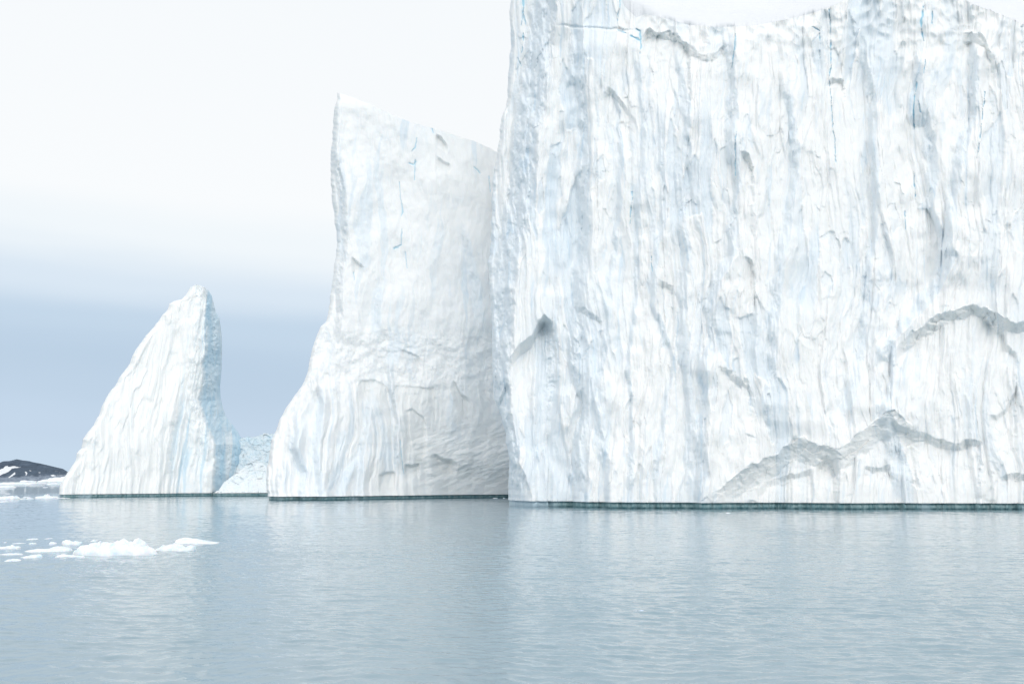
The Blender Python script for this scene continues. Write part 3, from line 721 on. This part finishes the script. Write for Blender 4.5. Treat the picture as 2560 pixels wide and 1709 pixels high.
floe([(24, 1357), (36, 1355.5), (46, 1356), (57, 1358)], 1358, .8, 'thin flat sliver of ice under the faint low floe', GN, .15)
floe([(68, 1357), (74, 1355), (80, 1356), (86, 1358)], 1358.2, .6, 'tiny thin sliver of ice left of the little lump', GN, .2)
floe([(5, 1355), (8, 1353.5), (11, 1355)], 1355.5, .5, 'tiny speck of ice near the left edge, behind the jagged floe', GN, .2)
floe([(222, 1351), (228, 1348), (236, 1349), (241, 1352)], 1353, .7, 'small ice bit peeping out behind the largest floe', GN, .2)
floe([(196, 1347), (203, 1345.5), (210, 1347)], 1348, .6, 'faint ice speck behind the small rounded floe', GN, .2)
floe([(3, 1401), (14, 1396), (28, 1395), (42, 1399)], 1402, .9, 'nearest faint film of ice at the left edge of the view', GN, .15)
# brash beside the left berg
floe([(-20, 1241), (0, 1240), (20, 1239), (26, 1238), (30, 1241), (34, 1244)], 1247.5, 5, 'thick white floe cut by the left edge, level with the pointed iceberg\'s foot', GM, .2)
floe([(79, 1243), (80, 1240), (95, 1239), (102, 1238), (106, 1238), (107.5, 1233), (110, 1238), (120, 1239), (130, 1239), (136, 1243)], 1244.8, 4, 'flat white floe with a small spike on top', GM, .2)
floe([(46, 1245), (52, 1244), (58, 1246)], 1247, 2.5, 'left one of two small flat ice pieces beside the spiked floe', GM, .2)
floe([(62, 1245), (68, 1243), (76, 1245)], 1246.8, 2.5, 'right one of two small flat ice pieces beside the spiked floe', GM, .2)
floe([(54, 1241), (62, 1240), (70, 1242)], 1242.2, 2.5, 'faint thin ice piece just behind the two small flat pieces', GM, .2)
floe([(-10, 1253), (4, 1251.5), (12, 1253)], 1254.5, 2.5, 'thin ice sliver at the left edge, in front of the thick floe', GM, .2)
floe([(9, 1233.4), (14, 1232.8), (18, 1233.4)], 1234.2, 3, 'tiny ice sliver behind the thick floe near the left edge', GM, .2)
floe([(136, 1243), (148, 1243), (168, 1243.5)], 1244.6, 3, 'thin ice skirt at the left toe of the pointed iceberg', GM, .2)
# far ice
floe([(74, 1202), (80, 1200), (92, 1199), (95, 1197.5), (100, 1197.6), (114, 1196.5), (117, 1192.5), (123, 1192.3), (124, 1195), (131, 1196), (136, 1192.5), (145, 1191.8), (150, 1195), (165, 1194.5), (200, 1195)], 1203.4, 60, 'long low bank of ice with two humps at the foot of the hill', GF, .3)
floe([(42, 1202), (46, 1200), (48, 1199.7), (49, 1201.5), (62, 1201), (76, 1202)], 1203.4, 30, 'thin ice strip with a small knob under the hill', GF, .25)
floe([(-30, 1206), (0, 1205), (10, 1205), (20, 1207), (32, 1208)], 1210.6, 50, 'broad flat floe at the left edge under the hill', GF, .2)
floe([(53, 1209), (60, 1206), (66, 1204.5), (74, 1205), (79, 1206)], 1210.4, 30, 'wedge of far ice with a dark waterline', GF, .25)
floe([(82, 1207.3), (84, 1205.5), (88, 1206.6), (98, 1207.3)], 1208.2, 20, 'little far ice bit with a tiny peak, right of the wedge', GF, .25)
floe([(111, 1208.6), (118, 1208), (121, 1206.5), (123, 1208), (126, 1209)], 1210.8, 20, 'far ice lump midway to the pointed iceberg', GF, .25)
floe([(143, 1210), (147, 1208.6), (152, 1207.8), (160, 1208)], 1211.3, 20, 'far ice lump almost touching the pointed iceberg', GF, .25)
floe([(-14, 1214), (0, 1213.2), (3, 1214.6), (9, 1215.3), (13, 1217)], 1218.6, 16, 'small far floe at the left edge, nearest of the far ice', GF, .2)
floe([(104, 1217), (107, 1216.6), (109, 1217)], 1218, 6, 'tiny lone far ice speck on the blue water', GF, .2)
# bits in front of the slab and wall
k = 0
for x, w, y, lb in ((1111, 3, 1244.6, 'leftmost tiny ice bit below the slab iceberg'), (1128, 5, 1244.6, 'second tiny ice bit from the left below the slab iceberg'),
                    (1153, 3, 1244.6, 'tiny ice bit midway along the foot of the slab iceberg'), (1186, 5, 1243.8, 'ice bit left of the bright sliver below the slab iceberg'),
                    (1238, 14, 1244.6, 'bright sliver of ice below the slab iceberg'), (1260, 6, 1244.4, 'ice bit between the bright sliver and the great cliff')):
    floe([(x-w/2, y-.8), (x, y-1.5), (x+w/2, y-.8)], y+.1, .9, lb, GT, .1)
floe([(1815, 1281), (1820, 1279.6), (1828, 1281)], 1282, .6, 'small white ice bit close in front of the great cliff', GT, .2)
floe([(1577, 1526.5), (1584, 1523.5), (1600, 1522.5), (1611, 1522)], 1527, .3, 'pale thin floating ice shard alone on the open water', GT, .2, mat=CLEAR)
floe([(2066, 1661), (2072, 1659), (2078, 1661)], 1662.5, .1, 'tiny bluish ice chip nearest the viewer', GT, .2, mat=CLEAR)
floe([(2380, 1407), (2390, 1405.6), (2398, 1407)], 1408, .3, 'faint ice chip on the water far to the right', GT, .2)

# ================================================================ sea
def sea():
    r = np.concatenate([[0.5, 6, 12], np.geomspace(16, 420, 1250), np.geomspace(440, 30000, 40)])
    th = np.concatenate([np.linspace(-180, -34, 30)[:-1], np.linspace(-34, 34, 900), np.linspace(34, 180, 30)[1:]])
    R, A = np.meshgrid(r, np.radians(th), indexing='ij')
    X = R*np.sin(A); Y = R*np.cos(A)
    Z = np.zeros_like(X)
    dr = np.gradient(r)[:, None]+0*A; da = R*math.radians(68/900)
    g = np.random.default_rng(3)
    mod = .7+.6*fbm(X/45, Y/30, 701, 3)
    m = (R > 15) & (R < 430) & (np.abs(A) < math.radians(34.5))
    x, y, d1, d2, md = X[m], Y[m], dr[m], da[m], np.clip(.45+1.1*np.clip(mod[m]-.35, 0, 2), .4, 1.6)
    x = x+1.5*noise(x/9, y/9, 711); y = y+1.5*noise(x/9, y/9, 712)
    z = np.zeros_like(x)
    for k in range(64):
        lam = .42*(1.062**k)            # 0.42 .. 18 m
        ang = math.radians(83+g.normal()*27)
        kx, ky = math.cos(ang)*2*math.pi/lam, math.sin(ang)*2*math.pi/lam
        amp = .00125*lam**.75*(.6 if lam > 4 else 4.2 if lam < 1.0 else 2.6 if lam < 1.5 else 1.4 if lam < 2.2 else .9)
        fd = sst(1.6, 4.0, lam/np.maximum(d1*abs(math.sin(ang))+.001, d2*abs(math.cos(ang))))
        z += (amp*md*fd*np.sin(kx*x+ky*y+g.random()*6.28)).astype(np.float32)
    Z[m] = z*sst(15, 18, R[m])*sst(425, 300, R[m])
    o = grid_mesh('sea', np.stack([X, Y, Z], -1), WATER, flip=True)
    tag(o, 'calm grey-blue sea with fine ripples', None, None, 'structure')
sea()

# ================================================================ light
w = bpy.data.worlds.new('World'); scene.world = w; w.use_nodes = True
nt = w.node_tree; nt.nodes.clear()
out = nt.nodes.new('ShaderNodeOutputWorld')
sky = nt.nodes.new('ShaderNodeTexSky'); sky.sky_type = 'NISHITA'; sky.sun_disc = False
SUN_EL, SUN_AZ = math.radians(34), math.radians(167)      # azimuth clockwise from +Y
sky.sun_elevation = SUN_EL; sky.sun_rotation = SUN_AZ; sky.air_density = 1; sky.dust_density = 2
b1 = nt.nodes.new('ShaderNodeBackground'); b1.inputs[1].default_value = .1
nt.links.new(sky.outputs[0], b1.inputs[0])
tc = nt.nodes.new('ShaderNodeTexCoord'); sx = nt.nodes.new('ShaderNodeSeparateXYZ')
nt.links.new(tc.outputs['Generated'], sx.inputs[0])
mp = nt.nodes.new('ShaderNodeMapping'); mp.inputs['Scale'].default_value = (1.2, 1.2, 9)
nt.links.new(tc.outputs['Generated'], mp.inputs[0])
cn = nt.nodes.new('ShaderNodeTexNoise'); cn.inputs['Scale'].default_value = 1.6; cn.inputs['Detail'].default_value = 4
cn.inputs['Roughness'].default_value = .45
nt.links.new(mp.outputs[0], cn.inputs[0])
def M(op, a, b, clamp=False):
    n = nt.nodes.new('ShaderNodeMath'); n.operation = op; n.use_clamp = clamp
    for i, v in enumerate((a, b)):
        if isinstance(v, (int, float)): n.inputs[i].default_value = v
        else: nt.links.new(v, n.inputs[i])
    return n.outputs[0]
el = M('ADD', sx.outputs[2], M('MULTIPLY', M('SUBTRACT', cn.outputs[0], .5), .055))
el = M('ADD', el, M('MULTIPLY', sx.outputs[0], .03))
rp = nt.nodes.new('ShaderNodeValToRGB'); nt.links.new(el, rp.inputs[0])
rp.color_ramp.interpolation = 'EASE'
stops = [(0, (.60, .74, .89)), (.035, (.57, .70, .86)), (.095, (.52, .65, .80)), (.13, (.57, .70, .84)), (.172, (.73, .83, .93)), (.215, (.92, .97, 1.0)), (.26, (.99, 1.01, 1.02)), (.5, (.97, 1.0, 1.02)), (.8, (.92, .96, 1.0)), (1.0, (.92, .96, 1.0))]
e = rp.color_ramp.elements
while len(e) < len(stops): e.new(.5)
for i, (p, c) in enumerate(stops): e[i].position = max(p, 0); e[i].color = (*c, 1)
# brighter cloud towards the veiled sun behind the viewer
dp = nt.nodes.new('ShaderNodeVectorMath'); dp.operation = 'DOT_PRODUCT'
nt.links.new(tc.outputs['Generated'], dp.inputs[0])
sd = (math.sin(SUN_AZ)*math.cos(SUN_EL), math.cos(SUN_AZ)*math.cos(SUN_EL), math.sin(SUN_EL))
dp.inputs[1].default_value = sd
gl = M('MULTIPLY', M('POWER', M('MAXIMUM', dp.outputs['Value'], 0), 1.2), .42)
gl = M('ADD', gl, 1.0)
b2 = nt.nodes.new('ShaderNodeBackground'); bk = nt.nodes.new('ShaderNodeMapRange'); bk.interpolation_type = 'SMOOTHSTEP'
bk.inputs[1].default_value = -.25; bk.inputs[2].default_value = .35; nt.links.new(sx.outputs[1], bk.inputs[0])
rb = nt.nodes.new('ShaderNodeValToRGB'); nt.links.new(el, rb.inputs[0])      # the bank of blue cloud lies only ahead, the sky astern is open pale cloud
eb = rb.color_ramp.elements; eb[0].position = 0; eb[0].color = (.95, .97, .99, 1); eb[1].position = 1; eb[1].color = (.98, 1.0, 1.02, 1)
bx = nt.nodes.new('ShaderNodeMix'); bx.data_type = 'RGBA'
nt.links.new(bk.outputs[0], bx.inputs[0]); nt.links.new(rb.outputs[0], bx.inputs[6]); nt.links.new(rp.outputs[0], bx.inputs[7])
nt.links.new(bx.outputs[2], b2.inputs[0]); nt.links.new(gl, b2.inputs[1])
mx = nt.nodes.new('ShaderNodeMixShader'); mx.inputs[0].default_value = .94
nt.links.new(b1.outputs[0], mx.inputs[1]); nt.links.new(b2.outputs[0], mx.inputs[2]); nt.links.new(mx.outputs[0], out.inputs[0])

sl = bpy.data.lights.new('sun', 'SUN'); sl.energy = .68; sl.angle = math.radians(18); sl.color = (1, .95, .895)
so = bpy.data.objects.new('sun', sl); COL.objects.link(so)
from mathutils import Vector
so.rotation_euler = Vector(sd).to_track_quat('Z', 'Y').to_euler()

cam = bpy.data.cameras.new('camera'); cam.sensor_width = 36; cam.lens = F*36/2560
cam.clip_start = .5; cam.clip_end = 60000
co = bpy.data.objects.new('camera', cam); COL.objects.link(co); co.location = (0, 0, CAMH)
co.rotation_euler = (math.radians(90)+TILT, 0, 0)
scene.camera = co
scene.view_settings.view_transform = 'Standard'; scene.view_settings.look = 'None'
scene.view_settings.exposure = 0; scene.view_settings.gamma = 1
scene.cycles.use_denoising = True
scene.cycles.max_bounces = 8; scene.cycles.diffuse_bounces = 4; scene.cycles.glossy_bounces = 3
